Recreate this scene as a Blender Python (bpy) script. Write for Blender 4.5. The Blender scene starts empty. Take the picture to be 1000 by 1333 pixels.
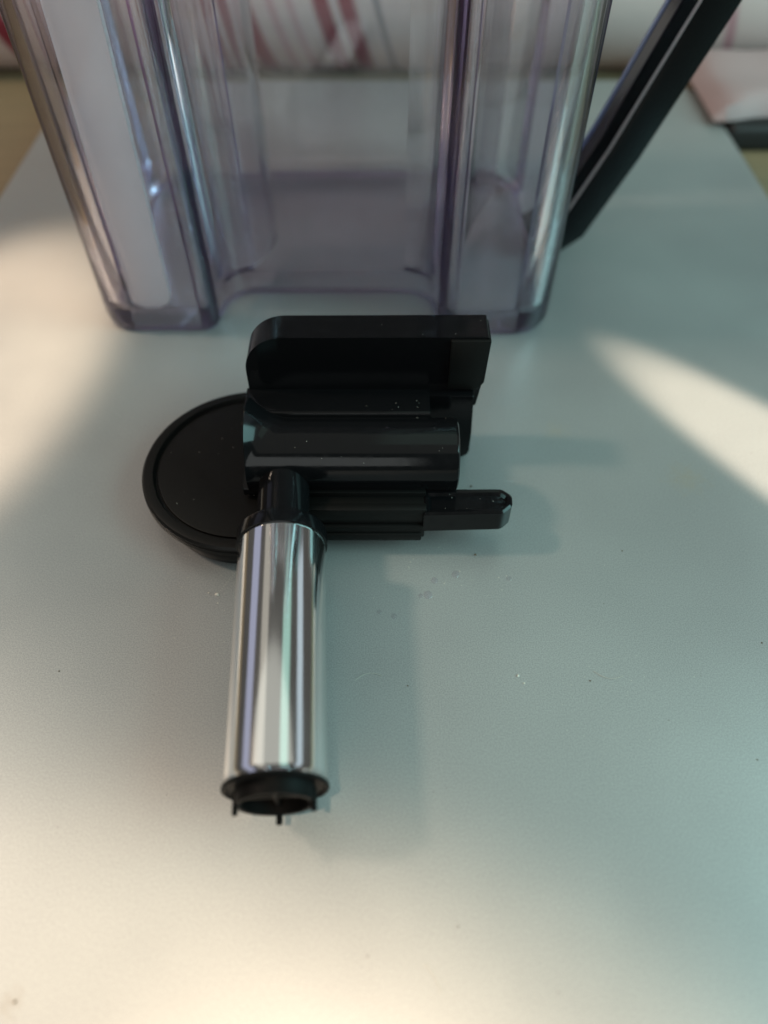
import bpy, bmesh, math, random
from mathutils import Vector, Matrix
S = bpy.context.scene
C = S.collection
R = math.radians
CM = 0.01
random.seed(7)

# ------------------------------------------------------------------ camera
cd = bpy.data.cameras.new('camera')
cam = bpy.data.objects.new('camera', cd); C.objects.link(cam)
cd.sensor_fit = 'VERTICAL'; cd.sensor_height = 36; cd.sensor_width = 27
cd.lens = 963 / 1333 * 36
cam.location = (0, 0, 13 * CM)
cam.rotation_euler = (R(90 - 52), 0, 0)
cd.clip_start = 0.005; cd.clip_end = 50
cd.dof.use_dof = True
cd.dof.focus_distance = 14.6 * CM
cd.dof.aperture_fstop = 7.4
S.camera = cam

# ------------------------------------------------------------------ world, lamps, exposure
W = bpy.data.worlds.new('World'); S.world = W; W.use_nodes = True
bg = W.node_tree.nodes['Background']
bg.inputs[0].default_value = (0.62, 0.58, 0.54, 1); bg.inputs[1].default_value = 0.10
S.view_settings.view_transform = 'Standard'; S.view_settings.look = 'None'
S.view_settings.exposure = 0.30; S.view_settings.gamma = 1.0
S.cycles.max_bounces = 24; S.cycles.transmission_bounces = 24; S.cycles.glossy_bounces = 8
S.cycles.caustics_refractive = True; S.cycles.caustics_reflective = False; S.cycles.transparent_max_bounces = 64
S.cycles.use_denoising = True

def aim(o, loc, tgt, roll=0):
    loc = Vector(loc) * CM; tgt = Vector(tgt) * CM
    o.location = loc
    q = (tgt - loc).to_track_quat('-Z', 'Y')
    o.rotation_euler = (q.to_matrix() @ Matrix.Rotation(R(roll), 3, 'Z')).to_euler()

def area(name, loc, tgt, sx, sy, power, col, roll=0, spread=180):
    l = bpy.data.lights.new(name, 'AREA'); l.shape = 'RECTANGLE'
    l.size = sx * CM; l.size_y = sy * CM; l.energy = power; l.color = col; l.spread = R(spread)
    o = bpy.data.objects.new(name, l); C.objects.link(o); aim(o, loc, tgt, roll); return o

def spot(name, loc, tgt, deg, blend, power, col, rad=1.0, scale=(1, 1, 1), roll=0):
    l = bpy.data.lights.new(name, 'SPOT'); l.spot_size = R(deg); l.spot_blend = blend
    l.energy = power; l.color = col; l.shadow_soft_size = rad * CM
    o = bpy.data.objects.new(name, l); C.objects.link(o); aim(o, loc, tgt, roll); o.scale = scale; return o

# cool window light from the right and above
area('window_light', (74, -4, 42), (2, 8, 0), 56, 64, 7.8, (0.44, 0.88, 0.88))
# fill added behind the camera to brighten the frosted strip
area('room_fill', (-14, -74, 44), (-2, 16, 3), 90, 46, 2.2, (0.92, 0.97, 0.95))
# strip lights added on the right and left to make streaks in the chrome
area('mint_streak_strip', (19, 32, 52), (19, 32.1, 0), 19, 62, 0.15, (0.55, 1.0, 0.86))
area('cream_streak_strip', (-33, 32, 52), (-33, 32.1, 0), 20, 62, 0.10, (1.0, 0.93, 0.80))
area('lilac_streak_strip', (-52, 26, 26), (-1, 8, 1), 66, 17, 0.12, (0.66, 0.70, 1.0))
area('blue_streak_strip', (60, 32, 38), (-1, 8, 1), 60, 17, 0.15, (0.72, 0.88, 1.0))
# light coming back from the ceiling
area('ceiling_light', (-4, -2, 84), (-4, -1.9, 0), 170, 108, 1.8, (0.97, 0.97, 0.88))
# small pale lamp behind on the left: it throws the tube's shadow to the right
area('left_lamp', (-62, 19, 66), (-1, 6, 0), 7, 7, 2.6, (1.0, 0.80, 0.63))
# warm lamps above: pools on the board
WARM = (1.0, 0.76, 0.55)
spot('front_pool_lamp', (-6, -16, 70), (-5, -13.6, 0), 30, 0.28, 22, WARM, 1.0)
spot('left_pool_lamp', (-13.5, 8, 60), (-11.9, 13.6, 0), 17, 0.60, 36, WARM, 0.8, (.52, 1, 1))
spot('right_pool_lamp', (34, -18, 44), (12.0, 8.7, 0), 15, 0.5, 48, (1.0, 0.82, 0.64), 0.25, (.225, 1, 1))

# ------------------------------------------------------------------ materials
def mat(name, base=(.5, .5, .5), rough=.5, metal=0.0, spec=.5, **kw):
    m = bpy.data.materials.new(name); m.use_nodes = True
    b = m.node_tree.nodes['Principled BSDF']
    b.inputs['Base Color'].default_value = (*base, 1)
    b.inputs['Roughness'].default_value = rough
    b.inputs['Metallic'].default_value = metal
    b.inputs['Specular IOR Level'].default_value = spec
    for k, v in kw.items():
        b.inputs[k.replace('_', ' ')].default_value = v
    return m
def nd(m, t, **kw):
    n = m.node_tree.nodes.new(t)
    for k, v in kw.items(): setattr(n, k, v)
    return n
def ln(m, a, b): m.node_tree.links.new(a, b)
def bsdf(m): return m.node_tree.nodes['Principled BSDF']
def noise(m, scale, detail=4, rough=.5):
    tc = nd(m, 'ShaderNodeTexCoord'); n = nd(m, 'ShaderNodeTexNoise')
    n.inputs['Scale'].default_value = scale; n.inputs['Detail'].default_value = detail; n.inputs['Roughness'].default_value = rough
    ln(m, tc.outputs['Object'], n.inputs['Vector']); return n
def mapr(m, sock, a, b, c, d):
    r = nd(m, 'ShaderNodeMapRange'); ln(m, sock, r.inputs[0])
    for i, v in enumerate((a, b, c, d)): r.inputs[i + 1].default_value = v
    return r.outputs[0]
def bump(m, sock, strength, dist, normal=None):
    b = nd(m, 'ShaderNodeBump'); b.inputs['Strength'].default_value = strength; b.inputs['Distance'].default_value = dist
    ln(m, sock, b.inputs['Height'])
    if normal: ln(m, normal, b.inputs['Normal'])
    ln(m, b.outputs[0], bsdf(m).inputs['Normal']); return b.outputs[0]

# satin silver board
M_board = mat('satin_silver', (.42, .425, .41), .40, .48)
n1 = noise(M_board, 3800, 3); n2 = noise(M_board, 17, 5); n3 = noise(M_board, 700, 3)
mx = nd(M_board, 'ShaderNodeMix', data_type='RGBA', blend_type='MULTIPLY'); mx.inputs[0].default_value = 1
cr = nd(M_board, 'ShaderNodeValToRGB'); cr.color_ramp.elements[0].position = .38; cr.color_ramp.elements[1].position = .64
cr.color_ramp.elements[0].color = (.86, .86, .86, 1); cr.color_ramp.elements[1].color = (1.11, 1.11, 1.11, 1)
ln(M_board, n1.outputs[0], cr.inputs[0])
cr2 = nd(M_board, 'ShaderNodeValToRGB'); cr2.color_ramp.elements[0].position = .35; cr2.color_ramp.elements[1].position = .68
cr2.color_ramp.elements[0].color = (.315, .32, .318, 1); cr2.color_ramp.elements[1].color = (.36, .365, .358, 1)
ln(M_board, n2.outputs[0], cr2.inputs[0])
ln(M_board, cr2.outputs[0], mx.inputs[6]); ln(M_board, cr.outputs[0], mx.inputs[7])
prev = mx.outputs[2]
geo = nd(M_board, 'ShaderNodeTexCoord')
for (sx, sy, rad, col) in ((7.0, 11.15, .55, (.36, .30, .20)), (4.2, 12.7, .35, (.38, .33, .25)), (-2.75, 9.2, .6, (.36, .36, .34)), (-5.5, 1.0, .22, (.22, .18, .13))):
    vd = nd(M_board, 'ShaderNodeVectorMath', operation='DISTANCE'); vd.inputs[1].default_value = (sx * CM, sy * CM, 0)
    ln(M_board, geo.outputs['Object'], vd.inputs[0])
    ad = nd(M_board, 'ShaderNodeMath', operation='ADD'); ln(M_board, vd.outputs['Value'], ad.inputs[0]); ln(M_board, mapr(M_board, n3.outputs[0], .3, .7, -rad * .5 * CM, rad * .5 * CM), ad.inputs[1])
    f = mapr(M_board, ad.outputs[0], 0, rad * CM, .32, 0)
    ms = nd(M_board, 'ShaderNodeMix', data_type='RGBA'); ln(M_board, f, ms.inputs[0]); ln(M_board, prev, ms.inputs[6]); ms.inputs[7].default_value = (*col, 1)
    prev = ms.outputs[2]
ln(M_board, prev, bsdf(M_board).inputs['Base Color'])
ln(M_board, mapr(M_board, n2.outputs[0], .3, .7, .36, .46), bsdf(M_board).inputs['Roughness'])

# black plastics
M_black = mat('glossy_black_plastic', (.004, .004, .0045), .14, 0, .22)
k = noise(M_black, 420, 3); ln(M_black, mapr(M_black, k.outputs[0], .3, .75, .08, .20), bsdf(M_black).inputs['Roughness'])
k2 = noise(M_black, 90, 3); bump(M_black, k2.outputs[0], .10, .0004)
M_satin = mat('satin_black_plastic', (.005, .0048, .0045), .40, 0, .14)
k = noise(M_satin, 1800, 2); bump(M_satin, k.outputs[0], .25, .00008)
M_hblack = mat('handle_black_plastic', (.004, .004, .005), .24, 0, .10)
# chrome
M_chrome = mat('polished_chrome', (.86, .87, .86), .05, 1.0)
k = noise(M_chrome, 60, 3); ln(M_chrome, mapr(M_chrome, k.outputs[0], .3, .75, .08, .14), bsdf(M_chrome).inputs['Roughness'])
k2 = noise(M_chrome, 42, 2); bump(M_chrome, k2.outputs[0], .16, .0006)
# clear tank plastic with a lilac tint
def clear_plastic(name, refr, haze, dens):
    m = bpy.data.materials.new(name); m.use_nodes = True
    nt = m.node_tree; nt.nodes.remove(nt.nodes['Principled BSDF'])
    tr = nd(m, 'ShaderNodeBsdfTransparent'); tr.inputs[0].default_value = (.993, .989, .995, 1)
    rf = nd(m, 'ShaderNodeBsdfRefraction'); rf.inputs['Color'].default_value = (.985, .978, .99, 1); rf.inputs['IOR'].default_value = 1.42; rf.inputs['Roughness'].default_value = .01
    gl = nd(m, 'ShaderNodeBsdfGlossy'); gl.inputs['Roughness'].default_value = .012
    m1 = nd(m, 'ShaderNodeMixShader'); m1.inputs[0].default_value = refr
    ln(m, tr.outputs[0], m1.inputs[1]); ln(m, rf.outputs[0], m1.inputs[2])
    fr = nd(m, 'ShaderNodeFresnel'); fr.inputs[0].default_value = 1.45
    fm = nd(m, 'ShaderNodeMath', operation='MINIMUM'); fm.inputs[1].default_value = 1.0 if refr > .5 else .22; ln(m, fr.outputs[0], fm.inputs[0])
    m2 = nd(m, 'ShaderNodeMixShader'); ln(m, fm.outputs[0], m2.inputs[0]); ln(m, m1.outputs[0], m2.inputs[1]); ln(m, gl.outputs[0], m2.inputs[2])
    df = nd(m, 'ShaderNodeBsdfDiffuse'); df.inputs[0].default_value = (.66, .60, .70, 1)
    tl = nd(m, 'ShaderNodeBsdfTranslucent'); tl.inputs[0].default_value = (.66, .60, .70, 1)
    m4 = nd(m, 'ShaderNodeMixShader'); m4.inputs[0].default_value = .5; ln(m, df.outputs[0], m4.inputs[1]); ln(m, tl.outputs[0], m4.inputs[2])
    kz = noise(m, 70, 5, .65); hz = mapr(m, kz.outputs[0], .35, .7, haze * .4, haze * 1.6)
    m3 = nd(m, 'ShaderNodeMixShader'); ln(m, hz, m3.inputs[0]); ln(m, m2.outputs[0], m3.inputs[1]); ln(m, m4.outputs[0], m3.inputs[2])
    ln(m, m3.outputs[0], nt.nodes['Material Output'].inputs['Surface'])
    va = nd(m, 'ShaderNodeVolumeAbsorption'); va.inputs['Color'].default_value = (.74, .60, .85, 1); va.inputs['Density'].default_value = dens
    ln(m, va.outputs[0], nt.nodes['Material Output'].inputs['Volume'])
    return m
M_tank = clear_plastic('clear_lilac_plastic', 0.0, .030, 24)
M_corner = clear_plastic('clear_lilac_plastic_curved', .62, .016, 26)
M_rib = clear_plastic('clear_lilac_plastic_rib', .92, .0, 40)
M_bead = clear_plastic('lilac_bead', .35, .03, 1000)
M_frost = mat('frosted_white_plastic', (.93, .89, .91), .5)
tlf = nd(M_frost, 'ShaderNodeBsdfTranslucent'); tlf.inputs[0].default_value = (.92, .88, .91, 1)
mf = nd(M_frost, 'ShaderNodeMixShader'); mf.inputs[0].default_value = .38
ln(M_frost, bsdf(M_frost).outputs[0], mf.inputs[1]); ln(M_frost, tlf.outputs[0], mf.inputs[2]); ln(M_frost, mf.outputs[0], M_frost.node_tree.nodes['Material Output'].inputs['Surface'])
# fabrics and table
M_table = mat('tan_wood', (.34, .235, .11), .5)
k = noise(M_table, 9, 6); tc = nd(M_table, 'ShaderNodeTexCoord'); mp = nd(M_table, 'ShaderNodeMapping'); mp.inputs['Scale'].default_value = (4, 60, 4)
ln(M_table, tc.outputs['Object'], mp.inputs[0]); ln(M_table, mp.outputs[0], k.inputs['Vector'])
cw = nd(M_table, 'ShaderNodeValToRGB'); cw.color_ramp.elements[0].color = (.13, .095, .055, 1); cw.color_ramp.elements[1].color = (.25, .185, .105, 1)
ln(M_table, k.outputs[0], cw.inputs[0]); ln(M_table, cw.outputs[0], bsdf(M_table).inputs['Base Color'])

def weave(m):
    k = noise(m, 900, 3); bump(m, k.outputs[0], .5, .0004)
M_stripe = mat('striped_cotton', (.6, .56, .52), .9)
tc = nd(M_stripe, 'ShaderNodeTexCoord'); sp = nd(M_stripe, 'ShaderNodeSeparateXYZ'); ln(M_stripe, tc.outputs['UV'], sp.inputs[0])
rp = nd(M_stripe, 'ShaderNodeValToRGB'); rp.color_ramp.interpolation = 'LINEAR'
CREAM = (.56, .43, .41, 1); RED = (.22, .02, .035, 1); PINK = (.42, .22, .24, 1); GREY = (.10, .10, .12, 1)
stripes = [(-16, -15.2, RED), (-12, -11.6, PINK), (-8.9, -8.2, RED), (-7.1, -6.35, RED), (-5.95, -5.2, RED), (-4.55, -4.3, PINK), (-3.75, -3.55, PINK),
           (-2.75, -2.1, RED), (-1.75, -1.1, RED), (-.35, -.15, GREY), (13.6, 14.0, PINK), (16.2, 17.0, RED)]
el = rp.color_ramp.elements
el[0].position = 0; el[0].color = CREAM; el[1].position = 1; el[1].color = CREAM
# the ramp holds 32 stops: split it over two ramps, each over one half of the cloth
def fill(ramp, lo, hi, lst):
    e = ramp.color_ramp.elements; e[0].position = 0; e[0].color = CREAM; e[1].position = 1; e[1].color = CREAM
    for a, b, c in lst:
        w = .06
        for x, q in ((a - w, CREAM), (a + w, c), (b - w, c), (b + w, CREAM)):
            t = e.new((x - lo) / (hi - lo)); t.color = q
fill(rp, -20, -5, [s for s in stripes if s[0] < -5])
rp2 = nd(M_stripe, 'ShaderNodeValToRGB'); fill(rp2, -5, 20, [s for s in stripes if s[0] >= -5])
ln(M_stripe, mapr(M_stripe, sp.outputs[0], 0, .375, 0, 1), rp.inputs[0]); ln(M_stripe, mapr(M_stripe, sp.outputs[0], .375, 1, 0, 1), rp2.inputs[0])
gt = nd(M_stripe, 'ShaderNodeMath', operation='GREATER_THAN'); gt.inputs[1].default_value = .375; ln(M_stripe, sp.outputs[0], gt.inputs[0])
mxs = nd(M_stripe, 'ShaderNodeMix', data_type='RGBA'); ln(M_stripe, gt.outputs[0], mxs.inputs[0]); ln(M_stripe, rp.outputs[0], mxs.inputs[6]); ln(M_stripe, rp2.outputs[0], mxs.inputs[7])
ln(M_stripe, mxs.outputs[2], bsdf(M_stripe).inputs['Base Color']); weave(M_stripe)
M_pink = mat('pink_cotton', (.33, .24, .24), .9); weave(M_pink)
M_pad = mat('black_rubber', (.008, .009, .010), .5)
M_crumb = mat('crumb', (.55, .52, .46), .7)
M_crumbd = mat('dark_crumb', (.10, .07, .045), .8)
M_drop = clear_plastic('clear_droplet', 0.0, .10, 0)
M_matte = mat('matte_black_plastic', (.003, .003, .003), .5, 0, .06)

# ------------------------------------------------------------------ mesh helpers (centimetres)
def obj(name, bm, m, parent=None, origin=None, sharp=35, label=None, smooth=True):
    me = bpy.data.meshes.new(name)
    o = bpy.data.objects.new(name, me); C.objects.link(o)
    if parent is not None:
        org = Vector(parent['_w']); o.parent = parent; o['_w'] = parent['_w']
    else:
        org = Vector(origin or (0, 0, 0)); o.location = org * CM; o['_w'] = tuple(org)
    bmesh.ops.recalc_face_normals(bm, faces=bm.faces)
    for v in bm.verts: v.co = (v.co - org) * CM
    for f in bm.faces: f.smooth = smooth
    bm.to_mesh(me); bm.free()
    if smooth: me.set_sharp_from_angle(angle=R(sharp))
    me.materials.append(m)
    if label: o['label'] = label
    return o
def thing(name, loc, label, cat):
    o = bpy.data.objects.new(name, None); C.objects.link(o); o.empty_display_size = .01
    o.location = Vector(loc) * CM; o['_w'] = tuple(loc); o['label'] = label; o['category'] = cat; return o
def tag(o, label, cat): o['label'] = label; o['category'] = cat; return o

def lathe(bm, prof, n=64, M=Matrix()):
    """prof: list of (radius, axial); revolved about local Z, then moved by M."""
    rings = []
    for r, z in prof:
        if r < 1e-6: rings.append([bm.verts.new(M @ Vector((0, 0, z)))])
        else: rings.append([bm.verts.new(M @ Vector((r * math.cos(2 * math.pi * i / n), r * math.sin(2 * math.pi * i / n), z))) for i in range(n)])
    for a, b in zip(rings, rings[1:]):
        for i in range(n):
            j = (i + 1) % n
            if len(a) == 1 and len(b) == 1: continue
            if len(a) == 1: bm.faces.new((a[0], b[i], b[j]))
            elif len(b) == 1: bm.faces.new((a[i], a[j], b[0]))
            else: bm.faces.new((a[i], a[j], b[j], b[i]))
def axis_M(p, q):
    p = Vector(p); d = Vector(q) - p
    return Matrix.Translation(p) @ d.to_track_quat('Z', 'Y').to_matrix().to_4x4(), d.length

def bev(bm, geom_edges, w, seg=3):
    bmesh.ops.bevel(bm, geom=geom_edges, offset=w, segments=seg, profile=.5, affect='EDGES', clamp_overlap=True)
def box(bm, x0, x1, y0, y1, z0, z1, w=.04, seg=2, M=None):
    t = bmesh.new(); bmesh.ops.create_cube(t, size=1)
    for v in t.verts: v.co = Vector(((x0 + x1) / 2 + v.co.x * (x1 - x0), (y0 + y1) / 2 + v.co.y * (y1 - y0), (z0 + z1) / 2 + v.co.z * (z1 - z0)))
    if w: bev(t, list(t.edges), w, seg)
    if M: t.transform(M)
    me = bpy.data.meshes.new('t'); t.to_mesh(me); t.free(); bm.from_mesh(me); bpy.data.meshes.remove(me)
def round_poly(pts, radii, n=7):
    out = []; L = len(pts)
    for i, (p, r) in enumerate(zip(pts, radii)):
        p = Vector(p); a = Vector(pts[i - 1]) - p; b = Vector(pts[(i + 1) % L]) - p
        if r <= 0: out.append(p); continue
        a_n, b_n = a.normalized(), b.normalized(); ang = a_n.angle(b_n); t = r / math.tan(ang / 2)
        c = p + (a_n + b_n).normalized() * (r / math.sin(ang / 2))
        s = p + a_n * t - c; e = p + b_n * t - c
        a0 = math.atan2(s.y, s.x); a1 = math.atan2(e.y, e.x); d = (a1 - a0 + math.pi) % (2 * math.pi) - math.pi
        for k in range(n + 1):
            th = a0 + d * k / n; out.append(c + Vector((math.cos(th), math.sin(th))) * r)
    return out
def offset(poly, d):
    L = len(poly); out = []
    ar = sum(poly[i - 1].x * poly[i].y - poly[i].x * poly[i - 1].y for i in range(L)); s = 1 if ar > 0 else -1
    for i in range(L):
        a = (poly[i] - poly[i - 1]); b = (poly[(i + 1) % L] - poly[i])
        na = Vector((-a.y, a.x)).normalized(); nb = Vector((-b.y, b.x)).normalized(); m = (na + nb)
        m = m.normalized() / max(.5, math.cos(na.angle(nb) / 2)) if m.length > 1e-6 else na
        out.append(poly[i] + m * d * s)
    return out
def prism(bm, poly, d0, d1, fn, w=.05, seg=2):
    """poly of 2D points extruded d0..d1; fn(u, v, d) -> 3D"""
    t = bmesh.new()
    a = [t.verts.new(fn(p.x, p.y, d0)) for p in poly]; b = [t.verts.new(fn(p.x, p.y, d1)) for p in poly]
    n = len(poly); fa = t.faces.new(a[::-1]); fb = t.faces.new(b)
    for i in range(n): t.faces.new((a[i], a[(i + 1) % n], b[(i + 1) % n], b[i]))
    if w: bev(t, list(set(fa.edges) | set(fb.edges)), w, seg)
    me = bpy.data.meshes.new('t'); t.to_mesh(me); t.free(); bm.from_mesh(me); bpy.data.meshes.remove(me)

# ------------------------------------------------------------------ setting: table and board
TZ = -.7
bm = bmesh.new(); bmesh.ops.create_grid(bm, x_segments=1, y_segments=1, size=90)
for v in bm.verts: v.co.z = TZ; v.co.y += 20
o = obj('tabletop', bm, M_table); o['kind'] = 'structure'

bm = bmesh.new()
poly = round_poly([(-13.2, -26), (13.2, -26), (12.75, 32.6), (-12.75, 32.6)], [1.5, 1.5, 2.2, 2.2], 10)
prism(bm, poly, TZ + .02, 0, lambda u, v, d: Vector((u, v, d)), .12, 3)
o = obj('metal_board', bm, M_board, origin=(0, 0, 0)); tag(o, 'satin silver board with rounded back corners lying flat on the tan table', 'board')

# ------------------------------------------------------------------ background cloths
def cloth_strip():
    bm = bmesh.new(); uvl = bm.loops.layers.uv.new('UVMap')
    nx, nv = 130, 22; g = []
    for i in range(nx + 1):
        x = -30 + 60 * i / nx; row = []
        for j in range(nv + 1):
            t = j / nv
            # a soft roll: foot, bulging face, top, back
            th = -1.1 + t * 3.6
            wav = .55 * math.sin(x * .42 + .6) + .3 * math.sin(x * 1.05 + 2)
            r = 3.6 + .25 * wav
            y = 37.2 + .35 * wav - r * math.cos(th) * 1.0
            z = TZ + 3.2 + (r + .1) * math.sin(th)
            z = max(z, TZ + .03)
            row.append((bm.verts.new((x + .28 * (2.2 - min(z, 5)), y, z)), x))
        g.append(row)
    for i in range(nx):
        for j in range(nv):
            q = [g[i][j], g[i + 1][j], g[i + 1][j + 1], g[i][j + 1]]
            f = bm.faces.new([a[0] for a in q])
            for l, a in zip(f.loops, q): l[uvl].uv = ((a[1] + 20) / 40, j / nv if 0 else 0.5)
    return bm
o = obj('striped_cloth', cloth_strip(), M_stripe, origin=(0, 37, TZ)); tag(o, 'cream cloth with dark red stripes bunched up behind the clear tank', 'cloth')
M_stripe.use_backface_culling = False

def soft_slab(x0, x1, y0, y1, z0, z1, amp, seed):
    bm = bmesh.new(); nx, ny = 36, 20; top = []; rnd = random.Random(seed); ph = [rnd.uniform(0, 6) for _ in range(4)]
    def h(u, v):
        e = min(u, 1 - u, v, 1 - v) / .16; e = 1 if e > 1 else math.sqrt(max(0, 1 - (1 - e) ** 2))
        return e
    for i in range(nx + 1):
        row = []
        for j in range(ny + 1):
            u, v = i / nx, j / ny; x = x0 + (x1 - x0) * u; y = y0 + (y1 - y0) * v + .18 * math.sin(x * 1.7 + ph[2]) * (1 - v)
            row.append(bm.verts.new((x, y, z0 + (z1 - z0) * h(u, v) + amp * h(u, v) * (math.sin(x * 1.1 + ph[0]) + .7 * math.sin(y * 2 + x * .6 + ph[1])))))
        top.append(row)
    for i in range(nx):
        for j in range(ny): bm.faces.new((top[i][j], top[i + 1][j], top[i + 1][j + 1], top[i][j + 1]))
    ed = [e for e in bm.edges if e.is_boundary]
    r = bmesh.ops.extrude_edge_only(bm, edges=ed)
    nv = [e for e in r['geom'] if isinstance(e, bmesh.types.BMVert)]
    for v in nv: v.co.z = z0 - .01
    bmesh.ops.contextual_create(bm, geom=[e for e in bm.edges if e.is_boundary])
    return bm
o = obj('folded_cloth', soft_slab(12.3, 27, 28.6, 33.9, .25, 1.0, .10, 3), M_pink, origin=(19, 31, .3)); tag(o, 'pink folded cloth lying behind the right back corner of the silver board', 'cloth')
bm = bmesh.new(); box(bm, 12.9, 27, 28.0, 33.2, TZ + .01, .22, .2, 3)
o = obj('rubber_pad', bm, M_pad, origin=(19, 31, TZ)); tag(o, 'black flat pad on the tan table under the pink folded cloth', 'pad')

# ------------------------------------------------------------------ clear tank
TH = 17.0
tank = thing('water_tank', (-1.6, 20.7, 0), 'clear lilac plastic tank with open front recess standing on silver board', 'tank')
foot = [(-7.75, 16.35), (-4.55, 16.35), (-4.25, 18.05), (1.2, 18.05), (1.5, 16.2), (4.55, 16.2), (4.55, 25.0), (-7.75, 25.0)]
frad = [1.0, .45, .75, .75, .45, 1.0, 1.6, 1.6]
outer = round_poly(foot, frad, 10); wall = .26
inner = offset(outer, wall)
bm = bmesh.new()
def ring(poly, z): return [bm.verts.new((p.x, p.y, z)) for p in poly]
rows = [ring(offset(outer, .34), 0.03)]
for a in (.15, .4, .7, 1.0, 1.3, 1.57):
    rows.append(ring(offset(outer, .34 * (1 - math.sin(a))), .34 * (1 - math.cos(a)) + .035))
for z in (.85, 3, 6, 10, 14, TH - .1): rows.append(ring(outer, z))
rows.append(ring(offset(outer, .07), TH)); rows.append(ring(offset(outer, wall - .07), TH)); rows.append(ring(inner, TH - .1))
for z in (14, 10, 6, 3, .85): rows.append(ring(inner, z))
for a in (1.2, .8, .4, .1): rows.append(ring(offset(inner, .35 * (1 - math.sin(a))), .5 + .35 * (1 - math.cos(a))))
LL = len(outer)
straight = {i for i in range(LL) if (outer[(i + 1) % LL] - outer[i]).length > .45}
for a, b in zip(rows, rows[1:]):
    for i in range(len(a)):
        j = (i + 1) % len(a); f = bm.faces.new((a[i], a[j], b[j], b[i])); f.material_index = 0 if i in straight or max(a[0].co.z, b[0].co.z) < .1 else 1
        c = f.calc_center_median()
        if c.z < .9 and 16.9 < c.y < 18.8: f.material_index = 0
bm.faces.new(rows[0][::-1]); bm.faces.new(rows[-1])
bmesh.ops.triangulate(bm, faces=[f for f in bm.faces if len(f.verts) > 4])
tb = obj('tank_body', bm, M_tank, tank, sharp=50); tb.data.materials.append(M_corner)
# bead round the foot
def loop_tube(bm, poly, z, r, n=8):
    L = len(poly); rows = []
    for i in range(L):
        d = (poly[(i + 1) % L] - poly[i - 1]).normalized(); nn = Vector((-d.y, d.x, 0))
        rows.append([bm.verts.new(Vector((poly[i].x, poly[i].y, z)) + nn * r * math.cos(2 * math.pi * k / n) + Vector((0, 0, r * math.sin(2 * math.pi * k / n)))) for k in range(n)])
    for i in range(L):
        a, b = rows[i], rows[(i + 1) % L]
        for k in range(n): bm.faces.new((a[k], a[(k + 1) % n], b[(k + 1) % n], b[k]))
bm = bmesh.new(); loop_tube(bm, offset(outer, .16), .10, .06)
obj('foot_bead', bm, M_bead, tank)
# upright ribs moulded on the inside
def rib(x, y, r, z0=.52, z1=15.5):
    bm = bmesh.new(); M, L = axis_M((x, y, z0), (x, y, z1))
    lathe(bm, [(0, 0), (r * .7, 0), (r, r * .4), (r, L - r * .4), (r * .7, L), (0, L)], 20, M)
    obj('rib', bm, M_rib, tank)
rib(2.35, 24.5, .17); rib(-4.9, 24.5, .17); rib(1.95, 17.0, .10)
# curved inner walls beside the recess
def inner_wall(pts, rad, t=.16, z0=.55):
    bm = bmesh.new(); mid = [Vector(p) for p in round_poly(pts, rad, 10)][:-1] if 0 else None
    n = 22; P0, P1, P2 = (Vector(p) for p in pts); line = []
    for i in range(n + 1):
        u = i / n; line.append(P0 * (1 - u) ** 2 + P1 * 2 * u * (1 - u) + P2 * u * u)
    L_, R_ = [], []
    for i, p in enumerate(line):
        d = (line[min(i + 1, n)] - line[max(i - 1, 0)]).normalized(); nn = Vector((-d.y, d.x))
        L_.append(p + nn * t / 2); R_.append(p - nn * t / 2)
    prism(bm, L_ + R_[::-1], z0, 15.4, lambda u, v, d: Vector((u, v, d)), .03, 1)
    obj('inner_wall', bm, M_rib, tank)
inner_wall([(-4.75, 18.2), (-3.2, 18.6), (-3.3, 20.6)], None)
inner_wall([(2.0, 18.3), (2.3, 20.6), (3.4, 22.6)], None)
# frosted strip standing inside the left lobe
bm = bmesh.new()
poly = round_poly([(-6.88, .55), (-5.78, .55), (-5.78, 15.8), (-6.88, 15.8)], [.35, .35, .1, .1], 6)
prism(bm, poly, 16.78, 17.0, lambda u, v, d: Vector((u + .02 * v, d, v)), .05, 2)
obj('frosted_strip', bm, M_frost, tank, label='frosted white strip inside the left side')
# handle: black grip sloping out from the right wall with a clear web behind it
def sweep(bm, path, sec):
    rows = []
    for i, p in enumerate(path):
        p = Vector(p); d = (Vector(path[min(i + 1, len(path) - 1)]) - Vector(path[max(i - 1, 0)])).normalized()
        side = Vector((0, 1, 0)); up = d.cross(side).normalized()
        rows.append([bm.verts.new(p + up * u + side * v) for u, v in sec])
    n = len(sec)
    for a, b in zip(rows, rows[1:]):
        for i in range(n): bm.faces.new((a[i], a[(i + 1) % n], b[(i + 1) % n], b[i]))
    bm.faces.new(rows[0][::-1]); bm.faces.new(rows[-1])
hp = [(4.62, 20.6, .30), (5.45, 20.6, .95), (6.45, 20.6, 3.2), (7.72, 20.6, 6.6), (8.9, 20.6, 9.8), (9.5, 20.6, 11.6), (9.6, 20.6, 13.2), (8.7, 20.6, 14.5), (6.9, 20.6, 15.1), (4.7, 20.6, 15.2)]
sec = [(p.x, p.y) for p in round_poly([(-.60, -.52), (.36, -.75), (.66, -.42), (.66, .45), (0, .75), (-.60, .45)], [.10] * 6, 3)]
bm = bmesh.new(); sweep(bm, hp, sec)
hd = obj('handle', bm, M_hblack, tank, label='black sloping handle')
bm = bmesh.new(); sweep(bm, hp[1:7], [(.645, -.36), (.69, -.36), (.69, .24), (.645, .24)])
M_navy_reflection = mat('navy_reflection', (.018, .018, .034), .14)  # bluish reflection on the black inner face, put into the colour
obj('handle_navy_reflection', bm, M_navy_reflection, hd, label='inner face of the handle with a painted navy reflection')
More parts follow.
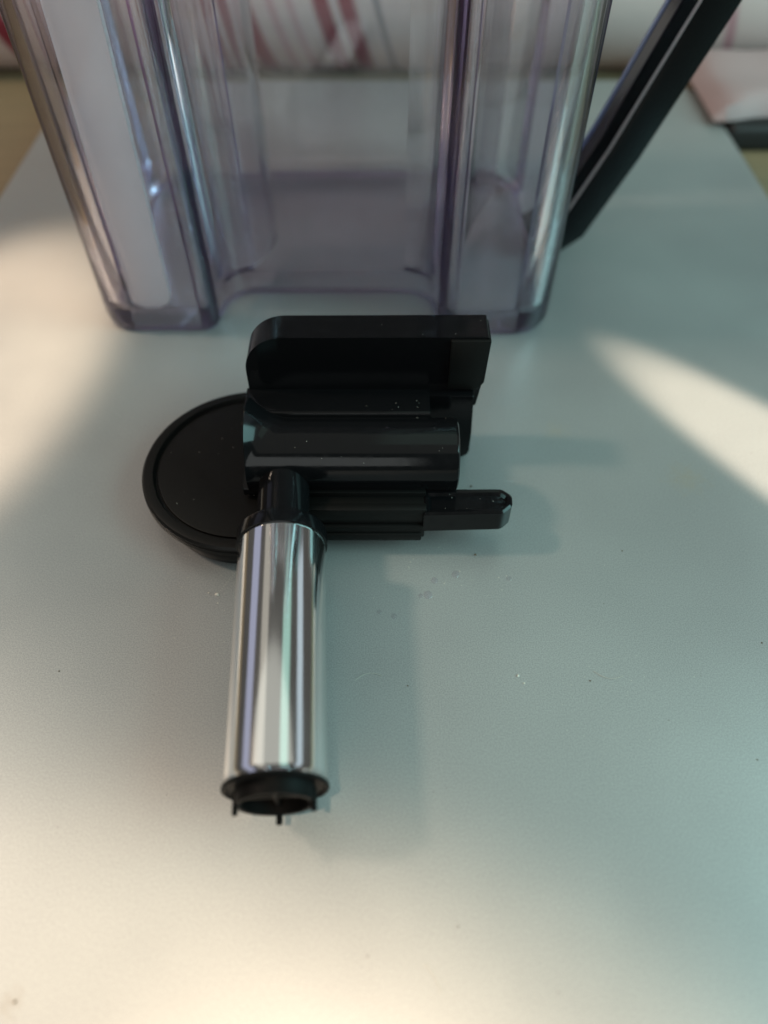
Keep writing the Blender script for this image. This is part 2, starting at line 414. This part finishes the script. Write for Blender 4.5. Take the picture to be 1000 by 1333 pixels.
bm = bmesh.new(); sweep(bm, hp[1:7], [(.645, .27), (.72, .27), (.72, .44), (.645, .44)])
M_edge_reflection = mat('blue_edge_reflection', (.16, .22, .42), .15)  # blue reflection along the handle edge, painted as a coloured strip
obj('handle_edge_reflection', bm, M_edge_reflection, hd, label='painted blue reflection along the edge of the handle')
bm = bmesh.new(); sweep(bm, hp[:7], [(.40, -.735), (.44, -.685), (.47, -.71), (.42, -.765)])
M_ridge_highlight = mat('ridge_highlight_grey', (.30, .28, .29), .3)  # highlight along the ridge of the black grip, laid on as grey
obj('handle_ridge_highlight', bm, M_ridge_highlight, hd)

# ------------------------------------------------------------------ black dispensing spout
SP = (-2.0, 10.4, 0)
sp_ = thing('dispensing_spout', SP, 'glossy black plastic spout unit with chrome tube lying on the silver board', 'spout')
DC = (-2.98, 10.92)
Md = Matrix.Translation((DC[0], DC[1], 0))
bm = bmesh.new()
lathe(bm, [(0, .742), (1.0, .742), (1.96, .742), (1.99, .735), (2.005, .69), (2.05, .69), (2.065, .735), (2.09, .80), (2.22, .80), (2.29, .785), (2.335, .74), (2.34, .69), (2.31, .675), (2.31, .655), (2.34, .64), (2.34, .55), (2.30, .50), (2.2, .48), (0, .48)], 128, Md)
dc = obj('round_cap', bm, M_satin, sp_, sharp=28, label='round flat cap with a raised rim')
bm = bmesh.new()
lathe(bm, [(0, .49), (2.0, .49), (2.04, .42), (2.04, .12), (1.98, .03), (1.9, .0), (0, .0)], 96, Matrix.Translation((DC[0] + .05, DC[1] - .2, 0)))
obj('cap_plug', bm, M_satin, dc)
# main barrel, lying along X
BY, BZ, BR = 10.42, 1.60, .765
M, L = axis_M((-2.72, BY, BZ), (1.52, BY, BZ))
bm = bmesh.new()
lathe(bm, [(0, .02), (BR * .9, 0), (BR, .06), (BR, L - .09), (BR - .02, L - .03), (BR - .07, L), (BR - .12, L - .02), (.5, L - .05), (.48, L - .6), (0, L - .6)], 80, M)
obj('barrel', bm, M_black, sp_)
# flared collar at the left end of the barrel
bm = bmesh.new()
rings = []
for t in [i / 16 for i in range(17)]:
    x = -2.76 + .80 * t; ringv = []
    for i in range(64):
        a = 2 * math.pi * i / 64; k = max(0, math.cos(a - .85)) ** 1.3
        ease = max(0, 1 - t / (.22 + .78 * k)) ** 1.9
        rr = BR + .008 + (.03 + .38 * k) * ease
        ringv.append(bm.verts.new((x, BY + rr * math.cos(a), BZ + rr * math.sin(a))))
    rings.append(ringv)
for a, b in zip(rings, rings[1:]):
    for i in range(64): bm.faces.new((a[i], a[(i + 1) % 64], b[(i + 1) % 64], b[i]))
bm.faces.new(rings[0][::-1]); bm.faces.new(rings[-1])
obj('barrel_collar', bm, M_black, sp_)
# saddle block under and behind the barrel, with the shelf
bm = bmesh.new()
prof = round_poly([(9.95, .82), (12.0, .82), (12.0, 2.02), (11.28, 1.98), (11.2, 1.86), (11.1, 1.3), (9.95, 1.05)], [.05, .05, .02, .05, .08, .1, .05], 4)
prism(bm, prof, -2.97, .98, lambda u, v, d: Vector((d, u, v)), .03, 2)
obj('saddle_block', bm, M_black, sp_)
# upright plate behind, rounded upper left corner
bm = bmesh.new()
PZ = 3.42
poly = round_poly([(-2.93, 1.0), (2.02, 1.55), (2.10, 2.2), (2.14, PZ), (-2.90, PZ - .02)], [.05, .05, .05, .05, .86], 14)
prism(bm, poly, 11.95, 12.68, lambda u, v, d: Vector((u, d, v)), .075, 3)
pl = obj('upright_plate', bm, M_black, sp_)
bm = bmesh.new()
poly = round_poly([(1.36, 2.1), (2.0, 2.06), (2.13, 2.28), (2.175, PZ - .05), (1.36, PZ - .05)], [.02, .03, .05, .02, .02], 3)
prism(bm, poly, 11.88, 12.6, lambda u, v, d: Vector((u, d, v)), .025, 2)
obj('end_block', bm, M_satin, pl)
# bracket hanging below the right end of the plate
bm = bmesh.new()
poly = round_poly([(.9, 2.0), (.98, .5), (1.35, .06), (1.98, .06), (1.98, .9), (1.93, 2.0)], [.02, .1, .15, .22, .3, .02], 6)
prism(bm, poly, 11.75, 12.3, lambda u, v, d: Vector((u, d, v)), .07, 3)
obj('bracket', bm, M_black, sp_)
# stub joining the barrel to the chrome tube
TR = Vector((-1.95, 8.22, 1.48)); TE = Vector((-1.675, 3.66, 1.36)); TD = (TE - TR).normalized()
M, L = axis_M(TR - TD * 2.0 - Vector((0, 0, .10)), TR - TD * .18 - Vector((0, 0, .06)))
bm = bmesh.new(); lathe(bm, [(0, 0), (.52, 0), (.52, L), (0, L)], 48, M)
obj('stub', bm, M_black, sp_)
# rail with grooves, and the lever tab
bm = bmesh.new()
dy, dz = .16, .08
for x0, x1, y0, y1, z0, z1, w in ((-1.75, .86, 9.46, 9.74, .70, 1.24, .025), (-1.75, .86, 9.20, 9.49, .70, 1.12, .02), (-1.75, .86, 9.04, 9.23, .72, 1.20, .025),
                                  (-1.6, .84, 8.98, 9.74, .36, .74, .03), (-1.5, .78, 8.93, 9.5, .30, .52, .03), (-1.6, 1.25, 9.70, 10.2, .50, 1.15, .05)):
    box(bm, x0, x1, y0 + dy, y1 + dy, z0 + dz, z1 + dz, w)
ra = obj('rail', bm, M_satin, sp_)
bm = bmesh.new()
poly = round_poly([(.80, 8.98), (2.42, 9.03), (2.62, 9.22), (2.64, 9.5), (2.44, 9.68), (.80, 9.66)], [.02, .22, .16, .16, .2, .02], 8)
t = bmesh.new()
lo = [t.verts.new((p.x, p.y, .58)) for p in poly]
mid = [t.verts.new((p.x, p.y, 1.10)) for p in poly]
q = offset(poly, .05); e1 = [t.verts.new((p.x, p.y, 1.14)) for p in q]
q = offset(poly, .11); e2 = [t.verts.new((p.x, p.y, 1.13)) for p in q]
q = offset(poly, .15); e3 = [t.verts.new((p.x, p.y, 1.06)) for p in q]
n = len(poly)
for a, b in ((lo, mid), (mid, e1), (e1, e2), (e2, e3)):
    for i in range(n): t.faces.new((a[i], a[(i + 1) % n], b[(i + 1) % n], b[i]))
t.faces.new(lo[::-1]); t.faces.new(e3)
for v in t.verts: v.co.y += dy; v.co.z += dz
obj('lever_tab', t, M_black, ra, sharp=30)
# chrome tube
M, L = axis_M(TR, TE)
bm = bmesh.new()
lathe(bm, [(.74, -.02), (.815, -.02), (.828, .0), (.83, .02), (.80, L - .16), (.805, L - .09), (.825, L - .05), (.828, L - .04), (.70, L - .04), (.70, 0), (.74, -.02)], 128, M)
tu = obj('chrome_tube', bm, M_chrome, sp_, sharp=40, label='polished chrome tube')
bm = bmesh.new()
lathe(bm, [(0, -.27), (.80, -.27), (.85, -.245), (.866, -.20), (.868, .06), (.84, .075), (.70, .07), (0, .07)], 96, M)
obj('collar_ring', bm, M_black, tu, sharp=60)
bm = bmesh.new()
lathe(bm, [(.82, L - .045), (.828, L - .035), (.836, L - .01), (.832, L + .015), (.81, L + .025), (.74, L - .02), (.63, L - .01), (.615, L + .02), (.612, L + .22), (.60, L + .24), (.55, L + .24), (.53, L + .22), (.50, L - .9), (0, L - .9)], 96, M)
obj('end_ring', bm, M_matte, tu, sharp=30)
bm = bmesh.new()
for a in (0, 90): box(bm, -.50, .50, -.035, .035, L - .5, L + .13, .01, 1, M @ Matrix.Rotation(R(a), 4, 'Z'))
obj('cross_fin', bm, M_matte, tu)
for a in (8, 90, 172, 270):
    # prongs on the rim of the ring: right, up (set back), left, down
    A = M @ Matrix.Rotation(R(a), 4, 'Z')
    bm = bmesh.new()
    if a == 270 or a == 90:
        pass
    up = (M.to_3x3() @ Vector((math.cos(R(a)), math.sin(R(a)), 0))).z
    if up > .5: box(bm, .30, .535, -.055, .055, L - .5, L + .17, .015, 1, A)
    else: box(bm, .555, .645, -.05, .05, L + .02, L + .38, .02, 1, A)
    obj('prong', bm, M_matte, tu)

# ------------------------------------------------------------------ specks and droplets
def blob(bm, x, y, r, flat=.6):
    t = bmesh.new(); bmesh.ops.create_icosphere(t, subdivisions=1, radius=r)
    for v in t.verts:
        v.co *= random.uniform(.75, 1.25); v.co = Vector((v.co.x + x, v.co.y + y, max(v.co.z * flat + r * flat * .5, .003)))
    me = bpy.data.meshes.new('t'); t.to_mesh(me); t.free(); bm.from_mesh(me); bpy.data.meshes.remove(me)
bm = bmesh.new()
for x, y, r in ((-5.42, 1.02, .028), (3.9, 6.1, .018), (6.6, 4.6, .02), (1.15, 2.0, .015), (-.25, 1.6, .015), (2.0, 10.9, .03), (1.95, 9.0, .03), (.45, 6.0, .015), (5.1, 9.1, .02), (7.4, 6.9, .018), (-6.2, 6.3, .02)): blob(bm, x, y, r)
for _ in range(26): blob(bm, random.uniform(-9, 9), random.uniform(.5, 15), random.uniform(.005, .011))
o = obj('dark_specks', bm, M_crumbd); o['kind'] = 'stuff'
bm = bmesh.new()
for x, y, r in ((-3.05, 8.62, .035), (-3.42, 8.0, .05), (-3.38, 7.8, .02), (2.55, 6.2, .03), (2.65, 6.05, .02), (-3.6, 8.05, .02)): blob(bm, x, y, r)
for _ in range(30): blob(bm, random.gauss(1.2, 1.6), random.gauss(8.2, .7), random.uniform(.006, .014))
for _ in range(40): blob(bm, random.gauss(-3.3, .7), random.gauss(8.0, .7), random.uniform(.005, .011))
for _ in range(30): blob(bm, random.gauss(4.4, .5), random.gauss(5.9, .45), random.uniform(.004, .010), .3)
for _ in range(60): blob(bm, random.uniform(-9, 9), random.uniform(1, 15), random.uniform(.003, .007), .4)
for i in range(14):
    a = i / 13; blob(bm, -3.42 + .34 * a, 8.02 + .58 * a, .008)
o = obj('pale_crumbs', bm, M_crumb); o['kind'] = 'stuff'
bm = bmesh.new()
for x, y, r in ((.9, 8.0, .09), (1.05, 8.35, .07), (.75, 7.98, .05), (1.5, 8.5, .08), (-.1, 7.6, .05), (.2, 7.5, .06), (2.6, 8.4, .06)):
    t = bmesh.new(); bmesh.ops.create_uvsphere(t, u_segments=18, v_segments=10, radius=r)
    for v in t.verts: v.co = Vector((v.co.x + x, v.co.y * 1.1 + y, v.co.z * .16 + .001))
    bmesh.ops.delete(t, geom=[v for v in t.verts if v.co.z < -.001], context='VERTS')
    me = bpy.data.meshes.new('t'); t.to_mesh(me); t.free(); bm.from_mesh(me); bpy.data.meshes.remove(me)
o = obj('dried_droplets', bm, M_drop); o['kind'] = 'stuff'
def mote(bm, x, y, z, r):
    t = bmesh.new(); bmesh.ops.create_icosphere(t, subdivisions=1, radius=r)
    for v in t.verts: v.co = Vector((v.co.x * random.uniform(.7, 1.6) + x, v.co.y * random.uniform(.7, 1.3) + y, v.co.z * .5 + z))
    me = bpy.data.meshes.new('t'); t.to_mesh(me); t.free(); bm.from_mesh(me); bpy.data.meshes.remove(me)
bm = bmesh.new()
for _ in range(4): mote(bm, random.uniform(-2.0, 2.0), random.uniform(12.02, 12.6), PZ + .002, random.uniform(.003, .007))
for _ in range(9): mote(bm, random.uniform(-2.6, .9), random.uniform(11.35, 11.9), 2.0, random.uniform(.002, .006))
for _ in range(14):
    a = random.uniform(.5, 2.6); mote(bm, random.uniform(-2.0, 1.4), BY - BR * math.cos(a), BZ + BR * math.sin(a), random.uniform(.003, .008))
for _ in range(24):
    a = random.uniform(0, 6.28); r = 1.9 * math.sqrt(random.random()); mote(bm, DC[0] + r * math.cos(a), DC[1] + r * math.sin(a), .745, random.uniform(.003, .008))
for _ in range(12): mote(bm, random.uniform(-1.2, 2.4), random.uniform(9.3, 9.7), 1.2, random.uniform(.003, .007))
o = obj('dust_motes', bm, M_crumb); o['kind'] = 'stuff'
def hair(bm, pts, r):
    P0, P1, P2 = (Vector((*p, .012)) for p in pts); n = 10; rows = []
    for i in range(n + 1):
        u = i / n; p = P0 * (1 - u) ** 2 + P1 * 2 * u * (1 - u) + P2 * u * u
        d = (P1 - P0) * (1 - u) + (P2 - P1) * u; nn = Vector((-d.y, d.x, 0)).normalized()
        rows.append([bm.verts.new(p + nn * r), bm.verts.new(p + Vector((0, 0, r))), bm.verts.new(p - nn * r)])
    for a, b in zip(rows, rows[1:]):
        for k in range(2): bm.faces.new((a[k], a[k + 1], b[k + 1], b[k]))
bm = bmesh.new()
for pts in (((-.55, 6.1), (-.3, 6.35), (-.05, 6.2)), ((4.0, 6.3), (4.25, 6.05), (4.55, 6.2)), ((-6.4, 1.6), (-6.2, 1.2), (-6.25, .8)), ((.6, 1.5), (.8, 1.35), (.85, 1.1))): hair(bm, pts, .004)
o = obj('fine_hairs', bm, M_crumb); o['kind'] = 'stuff'
for o in bpy.data.objects:
    if '_w' in o: del o['_w']
